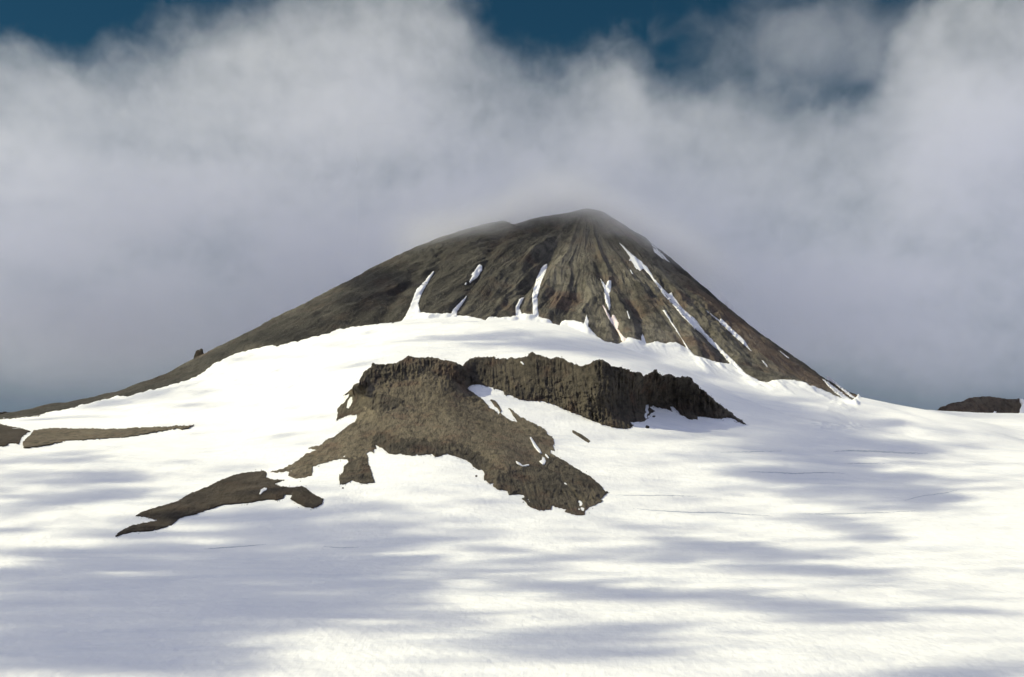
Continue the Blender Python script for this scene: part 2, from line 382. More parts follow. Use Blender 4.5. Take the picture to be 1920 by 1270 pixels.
# ground on the photographer's side, behind the viewpoint
SX = np.concatenate([np.linspace(-6000, 6000, SX.shape[1])[None, :], np.linspace(-1200, 1200, SX.shape[1])[None, :], SX]); 
SY = np.concatenate([np.full((1, SX.shape[1]), -6000.0), np.full((1, SX.shape[1]), -200.0), SY])
SZ = np.concatenate([np.full((2, SX.shape[1]), 20.0), SZ])
snow = mesh_obj('snowfield', np.stack([SX, SY, SZ], -1).reshape(-1, 3), grid_quads(*SX.shape), mat=M_SNOW)
tag(snow, kind='structure')

NTH, NRD = 1100, 420
rad = np.concatenate([[0.5], np.linspace(6, 2000, NRD - 60), np.linspace(2020, 3900, 59)])
th = np.concatenate([np.linspace(-math.pi, 0.0, 900, endpoint=False), np.linspace(0.0, math.pi, NTH - 900)])
PR, PT = np.meshgrid(rad, th, indexing='ij')
mx, my = MX + PR * np.cos(PT), MY + PR * np.sin(PT)
mz = Mfun(mx, my)
al = above_line(mx, np.maximum(my, 100), mz)
mz = mz - np.where((my < MY + 250), 60 * sstep(-al, 1.5, 14), 0)
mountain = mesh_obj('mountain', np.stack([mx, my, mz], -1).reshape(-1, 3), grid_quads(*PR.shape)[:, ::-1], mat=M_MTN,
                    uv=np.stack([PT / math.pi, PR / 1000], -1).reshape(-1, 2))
tag(mountain, kind='structure')

# ------------------------------------------------------------------ rock and snow bodies lying on the slopes
def body(name, poly, Dfun, mat, ground='s', bulge=8.0, soft=6.0, detail=None, step=1.4, parent=None, rag=1.2, second=None):
    """a solid lump whose outline meets the slope along the traced edge: front relief, then a rim carried back and down into the slope"""
    poly = np.asarray(poly, float)
    g0 = poly.min(0) - 2; g1 = poly.max(0) + 2
    px, py = np.meshgrid(np.arange(g0[0], g1[0] + step, step), np.arange(g0[1], g1[1] + step, step))
    wx = px + rag * fbm(px / 6, py / 7, 3.3, 4, 0.6); wy = py + 1.3 * rag * fbm(px / 5, py / 9, 8.8, 4, 0.6)
    ins = inside(wx, wy, poly)
    nr, nc = px.shape; idx = np.arange(nr * nc).reshape(nr, nc)
    q = np.stack([idx[:-1, :-1], idx[:-1, 1:], idx[1:, 1:], idx[1:, :-1]], -1).reshape(-1, 4)
    fi = ins.ravel()[q]; cnt = fi.sum(1)
    quads = q[cnt == 4]
    t3 = q[cnt == 3]; f3 = fi[cnt == 3]
    tris = t3[f3].reshape(-1, 3) if len(t3) else np.zeros((0, 3), int)
    used = np.unique(np.concatenate([quads.ravel(), tris.ravel()]))
    rm = np.full(nr * nc, -1); rm[used] = np.arange(len(used)); quads, tris = rm[quads], rm[tris]
    ux, uy = px.ravel()[used], py.ravel()[used]
    d = seg_dist(ux, uy, poly)
    D0 = Dfun(ux, uy)
    P = bulge * (1 - np.exp(-d / soft))
    D = D0 - P
    if detail is not None:
        x = (ux - 960) / FPX * D; z = HC + (HY - uy) / FPX * D
        D = D - detail(ux, uy, x, D, z, d)
    co = np.stack([(ux - 960) / FPX * D, D, HC + (HY - uy) / FPX * D], 1)
    # rim
    e = np.concatenate([np.stack([quads[:, i], quads[:, (i + 1) % 4]], 1) for i in range(4)] + [np.stack([tris[:, i], tris[:, (i + 1) % 3]], 1) for i in range(3)])
    key = np.sort(e, 1); _, inv, c = np.unique(key[:, 0] * (len(used) + 1) + key[:, 1], return_inverse=True, return_counts=True)
    be = e[c[inv] == 1]
    bv = np.unique(be); rb = np.full(len(used), -1); rb[bv] = len(used) + np.arange(len(bv))
    if ground == 'hill':
        y2 = co[bv, 1] + 500; z2 = np.full(len(bv), 0.0)
    else:
        G = GS if ground == 's' else GM
        gap = np.maximum(0, (hitT if ground == 's' else hitM)(ux[bv], uy[bv]) - co[bv, 1])
        y2 = co[bv, 1] + 5 + 0.7 * np.minimum(gap, 500)
        z2 = np.minimum(fan_z(G, co[bv, 0] * y2 / co[bv, 1], y2), co[bv, 2]) - 9
    ring = np.stack([co[bv, 0] * y2 / co[bv, 1], y2, z2], 1)
    rq = np.stack([be[:, 1], be[:, 0], rb[be[:, 0]], rb[be[:, 1]]], 1)
    co = np.concatenate([co, ring])
    o = mesh_obj(name, co, np.concatenate([quads, rq])[:, ::-1], tris[:, ::-1], mat, parent)
    if second:
        m2, wf = second; wv = wf(ux, uy) + 0.55 * fbm(ux / 9, uy / 6, 2.9, 3)
        mi = np.concatenate([wv[quads].mean(1) > 0.45, np.zeros(len(rq), bool), wv[tris].mean(1) > 0.45]).astype(np.int32)
        o.data.materials.append(m2)
        if len(mi) == len(o.data.polygons): o.data.polygons.foreach_set('material_index', mi)
    return o

def columns(x, y, z, w, amp=1.0):
    """pillars and buttresses of jointed lava"""
    u = x + 0.06 * y
    c = 5.5 * (ridge(u / 13, z / 95, 1.0, 2) - 0.7) + 13 * fbm(u / 46, z / 120, 5.0, 3) + 3.0 * pnoise(u / 6.0, z / 45, 2.0) + 3 * fbm(u / 14, z / 12, 7.0, 3)
    k = np.clip(0.55 + 1.3 * fbm(x / 75, z / 60, 12.0, 2), 0.1, 1.4)
    ledge = 2.5 * fbm(x / 60, z / 16, 14.0, 3, 0.6) + 6 * fbm(x / 15, z / 24, 15.0, 4, 0.62)
    return amp * w * (1.35 * c * k + ledge)

SCREE = [(629, 789), (631, 783), (633, 765), (638, 760), (647.5, 753), (653, 743.5), (655, 738), (643, 742), (659.5, 728), (662, 722), (673, 717), (675, 709.5), (679, 705), (681, 697), (685, 695), (691, 691), (696, 687.5), (697, 680), (701, 680), (703.5, 682.5), (720, 683), (736, 681), (743, 681), (749, 677), (759, 672), (765, 666.5), (770, 667), (776, 669.5), (790, 670), (805, 669), (818, 670.5), (827, 674), (841, 676), (852, 678), (860, 682), (866, 685), (874, 689), (880, 700), (881, 718), (877, 727), (885, 735), (902, 745.5), (909, 753), (918, 763), (931, 772), (935, 775.5), (937, 771),
         (928, 762), (918, 750), (923, 749), (929, 752), (935.6, 759), (942, 770), (939, 774), (948, 782.5), (957.6, 787), (970, 792.4), (965.5, 785), (957.6, 772), (951, 765), (955, 764.4), (967, 774), (976, 782.5), (981, 782.5), (989, 789), (998.6, 792), (1009.6, 797.5), (1020.6, 804.6), (1027, 810), (1027, 815), (1035, 818), (1039.5, 826), (1040, 832), (1037, 837.5), (1042, 845), (1033, 844.6), (1033, 849), (1046, 857), (1057, 863.5), (1072.6, 873), (1088, 882), (1105.7, 892.6), (1118, 903), (1126, 909), (1135.6, 921), (1143.5, 923.3), (1134, 928), (1126, 935), (1131, 940), (1120, 945), (1105.7, 951), (1098.6, 958), (1096, 966.6), (1083.6, 966.6), (1069.5, 963.5), (1057.6, 959.5), (1060, 955), (1049, 953), (1035.6, 948.5), (1034, 955), (1017.5, 957), (1001.7, 954), (990.7, 948.5), (986, 940.6), (975.7, 935), (982, 933), (981, 927), (967, 927), (953, 929), (950.6, 920), (945, 918), (934, 918.6), (923, 910.7), (924.6, 904.4), (918, 906.8), (907, 899.7), (907, 887), (904, 881), (896, 881), (888, 876), (880.5, 867), (874, 862), (869.5, 862), (860, 858),
         (855, 857), (840, 851), (823, 855), (815, 857), (810, 851), (793.7, 852.6), (772, 855), (749, 851), (742, 853), (727.5, 850), (719, 843), (710, 837), (704, 833.6), (706, 843), (701, 843), (702, 851), (694, 846), (688.6, 850), (691.6, 869), (698, 888), (703, 905), (679, 906.7), (660.5, 901), (647, 908), (636.6, 909), (634.7, 893), (643, 885), (644, 874), (652, 867), (651, 862), (639, 860.6), (620, 864.7), (601, 870), (586, 875.5), (586, 890.4), (571, 896), (555, 897), (540, 893), (541, 884), (520, 887), (502, 886), (530, 878), (549, 869), (562, 860), (574, 850), (593, 844), (574, 840), (598, 835), (617, 821), (627, 818.6), (635, 811.5), (647, 803), (654.6, 797), (665, 790), (669, 783), (669, 777.5), (657, 777.5), (642.5, 783)]
CLIFF = [(866, 690), (869.5, 681), (876, 677), (880.5, 672), (891.5, 669), (910, 669), (927, 668), (928.5, 671.5), (939, 672), (954.5, 672), (961, 669), (965.5, 671.5), (976.5, 670.7), (989, 667), (991, 663), (998.6, 660), (1005, 663), (1011, 665), (1020.6, 669), (1031.7, 672), (1044, 669), (1057, 672), (1066, 678), (1080.5, 684), (1090.6, 686.5), (1103, 683), (1112, 677), (1122.5, 673), (1130.5, 674), (1138.4, 678.6), (1145.5, 686.5), (1165, 688), (1172, 692), (1181, 693.6), (1186, 697), (1200.4, 697), (1205.7, 704), (1214.6, 701.6), (1225, 696), (1230.5, 692), (1234, 697), (1241, 703.4), (1253.5, 701), (1262.4, 704), (1267.7, 707), (1289, 706), (1298.7, 711), (1300.5, 716.7), (1310, 722), (1313, 729), (1321, 731.7), (1331.5, 741.5), (1347.4, 756.5), (1367, 770), (1381, 782), (1393.4, 790), (1401.4, 799), (1388, 792), (1372, 784), (1363, 782), (1351, 785.7), (1328, 782), (1308.4, 781.3), (1307.5, 786.6), (1292.5, 786.6), (1276.6, 777), (1267.7, 768), (1257, 759), (1261.5, 773), (1250, 767), (1236, 764.5), (1224.3, 760), (1218, 762), (1228, 771.6), (1221.7, 775), (1214.6, 780.4), (1216.4, 785.7), (1202, 791), (1190, 792), (1179, 791), (1188, 797), (1184.5, 802.5), (1172, 805), (1151, 801), (1129.6, 796), (1106.6, 785.7), (1080, 776), (1072.6, 773), (1049, 763), (1030, 755.7), (1009.6, 752), (989, 751), (973.4, 748.7), (961, 741), (950, 741), (948, 744), (943.5, 734.5), (937, 730.6), (927.7, 729), (920, 726), (907, 722.7), (894.6, 720), (880, 722), (872, 722), (866, 716)]
def contact(poly, sel):
    p = np.array([q for i, q in enumerate(poly) if sel(q) and i % 2 == 0]); return [(x, y, d) for (x, y), d in zip(p, hitT(p[:, 0], p[:, 1]))]
def tps_depth(cs):
    cs = np.array(cs); return TPS(cs[:, :2], cs[:, 2], 1e-4)
sc_top = lambda q: q[0] < 882 and q[1] < 735 and q[0] > 640
cs = contact(SCREE, lambda q: not sc_top(q))
cs += [(700, 684, 4490), (735, 682, 4520), (765, 668, 4560), (818, 671, 4580), (866, 687, 4560), (663, 724, 4380), (680, 700, 4450), (700, 722, 4400), (745, 715, 4440), (820, 710, 4470), (790, 770, 4220), (850, 770, 4230), (700, 765, 4250), (760, 815, 3960), (860, 815, 3960), (940, 860, 3700), (880, 705, 4600)]
Dsc = tps_depth(cs)
cs = contact(CLIFF, lambda q: q[1] > np.interp(q[0], [860, 880, 950, 1080, 1200, 1280, 1340, 1400], [800, 715, 715, 745, 745, 745, 765, 788]))
cs += [(870, 685, 4640), (880, 673, 4700), (927, 669, 4740), (961, 670, 4730), (998, 661, 4690), (1044, 670, 4650), (1085, 685, 4580), (1122, 674, 4500), (1165, 689, 4520), (1205, 703, 4580), (1230, 694, 4630), (1265, 706, 4680), (1298, 712, 4730), (1321, 733, 4750), (1347, 757, 4770), (1120, 735, 4430), (1000, 700, 4620)]
Dcl = tps_depth(cs)
def crag_weight(px, py):
    w = np.zeros(px.shape)
    top = np.interp(px, [640, 662, 681, 700, 745, 768, 818, 870, 885], [780, 724, 698, 684, 680, 669, 671, 688, 720])
    w = np.maximum(w, (1 - sstep(py - top, 22, 44)) * (0.65 + 0.35 * sstep(np.abs(px - 790), 20, 60)))
    w = np.maximum(w, (1 - sstep(px, 665, 700)) * sstep(py, 715, 735) * (1 - sstep(py, 770, 785)))
    w = np.maximum(w, 0.8 * (1 - sstep(np.hypot((px - 715) / 45, (py - 755) / 18), 0.6, 1.2)))
    bot = np.interp(px, [690, 710, 760, 860, 900, 960, 1090, 1140], [850, 838, 853, 858, 882, 927, 966, 925])
    w = np.maximum(w, sstep(px, 690, 705) * sstep(py - bot, -46, -12) * 0.9)
    w = np.maximum(w, sstep((px - 930) * 0.35 + (py - 880), 0, 28) * sstep(px, 900, 950))
    w = np.maximum(w, sstep(px, 630, 640) * (1 - sstep(px, 700, 712)) * sstep(py, 845, 870) * 0.8)
    return w
def scree_detail(px, py, x, y, z, d):
    w = crag_weight(px, py)
    edge = np.clip(d / 5, 0.25, 1)
    g = 12 * fbm(x / 120, y / 260, 3.0, 3) + 11 * fbm(x / 24, y / 60, 6.0, 4, 0.65) + 5 * fbm(x / 8, y / 20, 16.0, 3, 0.6)
    # gully cutting the lower right end
    gl = seg_dist(px, py, [(1045, 892), (1062, 908), (1078, 925), (1090, 945)], False)
    g = g - 14 * np.exp(-(gl / 3.5) ** 2)
    return edge * (g + (columns(x, y, z, w * (1 - 0.55 * sstep(py, 770, 840)), 2.0) + w * sstep(py, 780, 840) * 9 * fbm(x / 17, z / 15, 4.2, 4, 0.6)))
def cliff_detail(px, py, x, y, z, d):
    w = 0.45 + 0.55 * np.clip(sstep(px, 1085, 1115) + sstep(py, 700, 716), 0, 1)
    gl = np.exp(-((px - 1207 - (py - 705) * 0.1) / 7) ** 2) + 0.8 * np.exp(-((px - 1262) / 5) ** 2) + 0.6 * np.exp(-((px - 1098 - (py - 690) * 0.15) / 8) ** 2)
    return np.clip(d / 4, 0.25, 1) * (columns(x, y, z, w, 2.0) + 12 * fbm(x / 150, z / 130, 9, 3) - 18 * gl)

out1 = bpy.data.objects.new('rock_outcrop', None); COL.objects.link(out1)
p0 = np.array([(860 - 960) / FPX * 3800, 3800, 180.0]); out1.location = p0
tag(out1, 'largest brown rock outcrop, with scree dome and columnar cliffs, amid the snow', 'rock outcrop')
a1 = body('scree_slope', SCREE, lambda px, py: np.minimum(Dsc(px, py), hitT(px, py) - 6), M_SCREE, detail=scree_detail, bulge=7, soft=5, step=1.15, parent=out1, rag=1.6, second=(M_CLIFF, crag_weight))
a2 = body('cliff', CLIFF, lambda px, py: np.minimum(Dcl(px, py), hitT(px, py) - 6), M_CLIFF, detail=cliff_detail, bulge=5, soft=4, step=1.0, parent=out1, rag=2.2)
for o in (a1, a2): o.matrix_parent_inverse = out1.matrix_world.inverted() if False else o.matrix_parent_inverse; o.location = tuple(-p0)

def lump(kind_name, poly, mat, label, cat, group=None, bulge=10, soft=6, amp=1.0, step=1.3, ground='s', rag=1.2, dfun=None):
    f = dfun or (hitT if ground == 's' else hitM)
    det = (lambda px, py, x, y, z, d: amp * np.clip(d / 4, 0, 1) * (4 * fbm(x / 30, z / 22, 2.5, 4) + 2 * fbm(x / 9, z / 9, 5.5, 3))) if amp else None
    o = body(kind_name, poly, f, mat, ground, bulge, soft, det, step, rag=rag)
    return tag(o, label, cat, group)

LOWER = [(213.5, 1007), (224, 996), (246, 985), (268, 980), (295, 975), (276, 970), (265, 967.6), (251.5, 968.4), (265, 959.5), (286.7, 952.7), (332.7, 939), (357, 924), (389.6, 912), (411, 901), (438, 890), (460, 885), (495, 882), (500.6, 886), (499, 894.5), (511.5, 898.5), (538.6, 898.5), (533, 901), (515.5, 906.7), (525, 910.7), (549, 913.4), (565.7, 910.7), (576.5, 916), (584.6, 924), (606, 935), (605, 944.6), (587, 952.7), (571, 950), (555, 942), (544, 935), (548, 928), (534.5, 927), (532, 934), (519.6, 937.8), (503, 936.5), (471, 942), (443.8, 944.6), (419.4, 946), (400.4, 952.7), (368, 963.6), (338, 970), (322, 985), (303, 990.6), (278.5, 996), (248.8, 997.4), (227, 1003)]
lump('rock_outcrop', LOWER, M_EARTH, 'long low dark brown rock tapering to a point at the lower left of the snow', 'rock outcrop', bulge=26, soft=12, dfun=lambda px, py: hitT(px, py) - 8)
lump('rock_outcrop', [(62.5, 807), (83, 803), (104, 801.5), (117, 802), (146, 803), (171, 802.5), (200, 804), (229, 803), (260, 801), (292, 800), (312.5, 799.6), (329, 797), (350, 798), (366, 795.4), (354, 802), (342, 805), (333, 803), (312.5, 807), (292, 810), (250, 818), (229, 821), (198, 822.5), (175, 824), (154, 826), (129, 826), (104, 831), (79, 836.5), (62.5, 838.5), (43, 840.6), (42, 829), (48, 823), (58, 813.5)], M_SCREE,
     'long thin light brown rock band on the left snow slope', 'rock outcrop', bulge=30, soft=9, amp=0.8, dfun=lambda px, py: hitT(px, py) - 22)
lump('rock_outcrop', [(-150, 778), (0, 795), (21, 799), (42, 803), (60, 808), (52, 811), (42, 819), (38.5, 825), (38, 831), (27, 832), (17, 832), (10, 836.5), (0, 836.5), (-150, 850)], M_EARTH,
     'dark brown rock at the left edge, next to the long thin band', 'rock outcrop', bulge=30, soft=9, dfun=lambda px, py: hitT(px, py) - 22)
lump('rock_ledge', [(-150, 770), (-20, 773), (12, 772), (45, 774), (66, 777), (84, 779), (60, 782), (0, 787), (-150, 793)], M_EARTH,
     'small dark rock ledge under the far left end of the mountain ridge', 'rock ledge', bulge=30, soft=6)
lump('rock_outcrop', [(1072, 807), (1075, 806.6), (1087, 812.4), (1099.4, 820), (1108, 828), (1103, 831), (1093, 825), (1080.5, 816.4), (1072, 811)], M_SCREE,
     'small isolated sliver of brown rock alone on the snow below the cliff', 'rock outcrop', bulge=10, soft=4, step=1.0, rag=0.6)
def blob(cx, cy, rx, ry, n=11, seed=1):
    r = np.random.RandomState(seed); a = np.linspace(0, 2 * math.pi, n, endpoint=False); k = 0.8 + 0.4 * r.rand(n)
    return [(cx + rx * k[i] * math.cos(a[i]), cy + ry * k[i] * math.sin(a[i])) for i in range(n)]
for i, (cx, cy, rx, ry, lab) in enumerate([(1214, 801, 4.2, 3.0, 'dark boulder on the snow just under the right cliff foot'), (893, 893, 2.8, 2.4, 'tiny dark boulder on the bright snow left of the lower scree edge'), (1226, 781, 3.5, 2.2, 'small dark boulder touching the snow notch below the cliff'), (643, 915, 2.2, 2.0, 'tiny dark boulder on the snow under the square rock spur')]):
    lump('boulder', blob(cx, cy, rx, ry, seed=i), M_EARTH, lab, 'boulder', 'boulders on the snow', bulge=6, soft=2, amp=0.3, step=0.8, rag=0.3)
# pinnacle standing on the left ridge
yp = 6960.0
pin = body('rock_pinnacle', [(362, 675), (364, 666), (365.5, 662), (367, 658), (371, 655.5), (373, 656.5), (376, 654), (379.5, 654), (381, 657), (381, 661), (386, 668), (386, 678)], lambda px, py: np.full(px.shape, yp) + (670 - py) * 1.0, M_EARTH, 'm', 8, 3,
           lambda px, py, x, y, z, d: 3 * fbm(x / 9, z / 12, 1.1, 3), 0.7, rag=0.5)
tag(pin, 'small dark rock pinnacle standing up from the left ridge against the clouds', 'rock pinnacle')

# far hill on the right skyline
HILL = [(1728, 800), (1748, 776), (1762, 764), (1783, 756), (1804, 751.7), (1819, 745), (1835, 743), (1849, 742.7), (1864, 744), (1885, 747), (1903, 748.7), (1909, 745.7), (1921, 751.7), (1950, 752), (1990, 758), (2040, 770), (2075, 800)]
hl = body('hill', HILL, lambda px, py: 7930 + (800 - py) * 2.0, M_HILL, 'hill', 45, 12,
          lambda px, py, x, y, z, d: np.clip(d / 6, 0, 1) * (30 * fbm(x / 110, z / 130, 4.4, 4) + 14 * fbm(x / 25, z / 50, 2.2, 3)), 1.3)
tag(hl, kind='structure')
Dh = lambda px, py: 7930 + (800 - py) * 2.0 - 75
for poly, lab in (([(1853, 790), (1857, 778), (1864, 771), (1869, 771), (1864, 780), (1863, 790)], 'small white snow tongue at the foot of the far right hill'),
                  ([(1908, 790), (1912, 768), (1917, 757), (1911, 747), (1918, 748), (1924, 752), (1935, 752), (1930, 790)], 'white snow gully on the far hill cut by the right edge of the picture')):
    o = body('snow_patch', poly, Dh, M_PATCH, 'hill', 10, 3, None, 1.0); tag(o, lab, 'snow patch', 'snow patches on the far hill')

# ------------------------------------------------------------------ snow in the gullies of the mountain
GUL = [
 ([(752, 606), (759, 595), (768, 575), (775, 556), (782, 541), (787, 537), (793, 530), (812, 508), (815, 509), (806, 525), (793, 547), (788, 560), (785, 570), (788, 585), (792, 600)], 'leftmost snow gully on the mountain face, widening where it joins the snowfield'),
 ([(842, 594), (849, 580), (859, 570), (874, 555), (876, 557), (867, 571), (857, 584), (858, 596)], 'short slanting snow gully second from the left at the snow line'),
 ([(967, 598), (966, 577), (973, 561), (984, 555.5), (980, 564), (974, 577), (980, 590), (984, 598)], 'short curved snow gully close beside the tall central one'),
 ([(998, 598), (998.5, 575), (997, 555), (1004, 527), (1014, 503), (1021, 497), (1027, 494), (1025, 506), (1015, 530), (1008, 556), (1009, 580), (1011, 600)], 'tall straight white snow gully near the middle of the mountain face'),
 ([(1092, 611), (1097, 599), (1099.7, 589), (1104, 601), (1103, 616)], 'tiny pointed snow tongue right of the tall central gully'),
 ([(1124, 521), (1130, 528), (1135.6, 536), (1138, 527), (1142, 525), (1147, 526), (1147, 537), (1143.5, 550), (1145.5, 572), (1142, 583), (1134, 563), (1132, 541)], 'Y shaped white snow patch in the middle of the right face'),
 ([(1129, 573), (1131, 571), (1140, 586), (1146, 596), (1149, 590), (1153, 592), (1161, 606), (1159, 616), (1167, 628), (1178, 640), (1176, 652), (1168, 645), (1157.6, 622), (1142, 600)], 'pinkish snow strip running from the Y shaped patch down to the snow line'),
 ([(1203, 646), (1202, 632), (1204, 625), (1208, 632), (1213, 646)], 'tiny snow tongue between dark crags at the snow line'),
 ([(1241, 581), (1246, 580), (1250, 585), (1254, 592), (1260, 604), (1268, 616), (1276, 630), (1283, 641), (1293, 655), (1304, 668), (1290, 660), (1277, 634), (1261, 611), (1249, 592)], 'narrow snow gully left of the longest snow strip, reaching the snowfield'),
 ([(1157.6, 452), (1173, 471), (1181, 482), (1179, 489), (1183, 490), (1192, 504), (1201.7, 509), (1205, 504), (1214, 512), (1230, 534), (1246, 556), (1261.5, 572), (1277, 591), (1299, 613), (1318, 629), (1331, 644.5), (1350, 660), (1368.6, 682), (1392, 704), (1404, 706), (1384, 685), (1370, 671), (1356, 657), (1337, 638), (1321, 622), (1305.6, 600), (1280, 578), (1268, 562.6), (1259, 548), (1253, 551), (1239.5, 537), (1227, 521.7), (1214, 501), (1198.5, 487), (1186, 477.6), (1170, 462)], 'longest snow strip running down the whole right side of the mountain'),
 ([(1216, 449), (1224, 454), (1236, 469), (1247, 482), (1258, 493), (1242, 485.5), (1226, 472), (1222, 460)], 'grey snow strip close under the summit on the right skyline'),
 ([(1320, 578), (1335, 589), (1349, 600), (1351, 596), (1357, 601), (1375.6, 619), (1394.5, 636), (1411, 661), (1391, 644), (1372, 627), (1353, 608), (1335, 592)], 'thin snow strip right of the longest one, ending above the snow line'),
 ([(1346, 545), (1352, 548), (1365, 561), (1378, 574), (1374, 574), (1360, 562)], 'faint hair thin snow streak high on the right skyline slope'),
 ([(1458, 656), (1462, 657), (1481, 672), (1477, 672)], 'faint thin snow streak low on the right flank'),
 ([(1427, 675), (1431, 676), (1441, 688), (1438, 689)], 'short thin snow fleck above the snow line at the right'),
 ([(1180, 505), (1183, 506), (1188, 514), (1185, 514)], 'tiny snow fleck left of the broad part of the longest strip'),
 ([(1174, 582), (1177, 583), (1182, 598), (1179, 598)], 'tiny snow fleck among dark crags right of the Y shaped patch'),
 ([(1541, 710), (1547, 712), (1560, 722), (1578, 736), (1600, 752), (1588, 752), (1570, 740), (1553, 725)], 'lower of two parallel snow strips at the right foot of the mountain'),
 ([(1549, 704), (1554, 705), (1572, 720), (1592, 736), (1606, 748), (1596, 746), (1580, 733), (1562, 718)], 'upper of two parallel snow strips at the right foot of the mountain'),
 ([(898.4, 495.5), (904.6, 499), (904, 507), (895.6, 520), (881, 531.5), (879, 528), (886, 517), (883, 515), (890, 507)], 'ragged bright snow patch alone high on the middle of the mountain face'),
 ([(872, 530), (876, 530), (874, 534), (871, 535)], 'tiny snow fleck at the lower tip of the ragged patch'),
]
def snow_detail(px, py, x, y, z, d): return np.clip(d / 3, 0, 1) * 2 * fbm(x / 30, z / 40, 2.5, 3)
m, t, b, c = new_mat('pink_snow'); b.inputs['Roughness'].default_value = 0.7
t.links.new(mix_n(t, smooth_n(t, noise_n(t, c.outputs['Object'], 0.03, 4), 0.35, 0.65), (0.78, 0.64, 0.62), (0.80, 0.76, 0.77)), b.inputs['Base Color'])
M_PINK = m
for poly, lab in GUL:
    small = (np.ptp(np.array(poly), axis=0).max() < 34)
    nm = 'snow_patch' if small or 'patch' in lab else 'snow_gully'
    o = body(nm, poly, hitM, M_PINK if 'pinkish' in lab else M_PATCH, 'm', 8.0, 1.6, snow_detail, 0.8 if small else 1.0, rag=1.4 if not small else 0.6)
    tag(o, lab, 'snow patch' if nm == 'snow_patch' else 'snow gully', 'snow patches and gullies on the mountain')
# snow lying on the outcrop
def on_scree(px, py):
    return np.minimum(Dsc(px, py), hitT(px, py) - 6) - 16
def on_cliff(px, py): return Dcl(px, py) - 12
for poly, lab, f in (
 ([(993, 820), (996, 819), (1000, 825), (1006, 834), (1015, 846), (1016, 850), (1011, 849), (1003, 840), (998, 831)], 'long white snow sliver on the right shoulder of the scree', on_scree),
 ([(1017, 856), (1021, 858), (1024, 864), (1022, 870), (1017, 871), (1013, 867), (1011, 864), (1016, 862)], 'round white snow spot at the end of the sliver on the scree', on_scree),
 ([(1021, 850), (1025, 852), (1030, 858), (1028, 860), (1023, 855)], 'tiny snow fleck just above the round snow spot on the scree', on_scree),
 ([(967, 864), (972, 866), (980, 872), (992, 870), (993, 873), (980, 875), (973, 872), (968, 868)], 'thin hooked snow line lying across the lower scree', on_scree),
 ([(975, 678), (979, 678), (984, 684), (980, 684)], 'tiny snow fleck on the upper left part of the cliff band', on_cliff)):
    o = body('snow_patch', poly, f, M_PATCH, 's', 6, 1.5, None, 0.8, rag=0.4); tag(o, lab, 'snow patch', 'snow patches on the rock outcrop')
o = body('snow_patch', [(486, 926), (489, 918), (496, 914), (501, 915), (500, 919), (493, 922), (489, 927)], lambda px, py: hitT(px, py) - 34, M_PATCH, 's', 6, 1.5, None, 0.8, rag=0.4)
tag(o, 'small white snow patch on the long low dark rock', 'snow patch')

# loose stones lying on the snow along the foot of the rocks
def rubble(polys, n, seed):
    r = np.random.RandomState(seed); co = []; fa = []
    base = np.array([(1, 0, 0), (0, 1, 0), (-1, 0, 0), (0, -1, 0), (0, 0, 1), (0, 0, -1)], float)
    tri = [(0, 1, 4), (1, 2, 4), (2, 3, 4), (3, 0, 4), (1, 0, 5), (2, 1, 5), (3, 2, 5), (0, 3, 5)]
    P = []
    for poly in polys:
        p = np.array(poly, float); L = np.linalg.norm(np.roll(p, -1, 0) - p, axis=1); k = int(n * L.sum() / sum(np.linalg.norm(np.roll(np.array(q_, float), -1, 0) - np.array(q_, float), axis=1).sum() for q_ in polys))
        i = r.choice(len(p), k, p=L / L.sum()); f = r.rand(k)[:, None]
        c = p[i] * (1 - f) + np.roll(p, -1, 0)[i] * f
        P.append(c + r.normal(size=(k, 2)) * np.array([3.2, 2.0]) + np.array([0, 1.6]))
    P = np.concatenate(P)
    D = hitT(P[:, 0], P[:, 1])
    for (px, py), d in zip(P, D):
        sz = d / FPX * (0.35 + 0.9 * r.rand() ** 3)
        v = base * (sz * (0.7 + 0.6 * r.rand(6, 3))); a = r.rand() * 6.28
        R = np.array([(math.cos(a), -math.sin(a), 0), (math.sin(a), math.cos(a), 0), (0, 0, 1)])
        k = len(co)
        x = (px - 960) / FPX * d
        co.extend(v @ R.T + np.array([x, d - sz * 0.6, HC + (HY - py) / FPX * d + 0.1 * sz])); fa += [(k + a_, k + b_, k + c_) for a_, b_, c_ in tri]
    return np.array(co), np.array(fa)
rc, rf = rubble([SCREE, CLIFF, LOWER], 900, 5)
tag(mesh_obj('rubble', rc, None, rf, M_EARTH, smooth=False), kind='stuff')

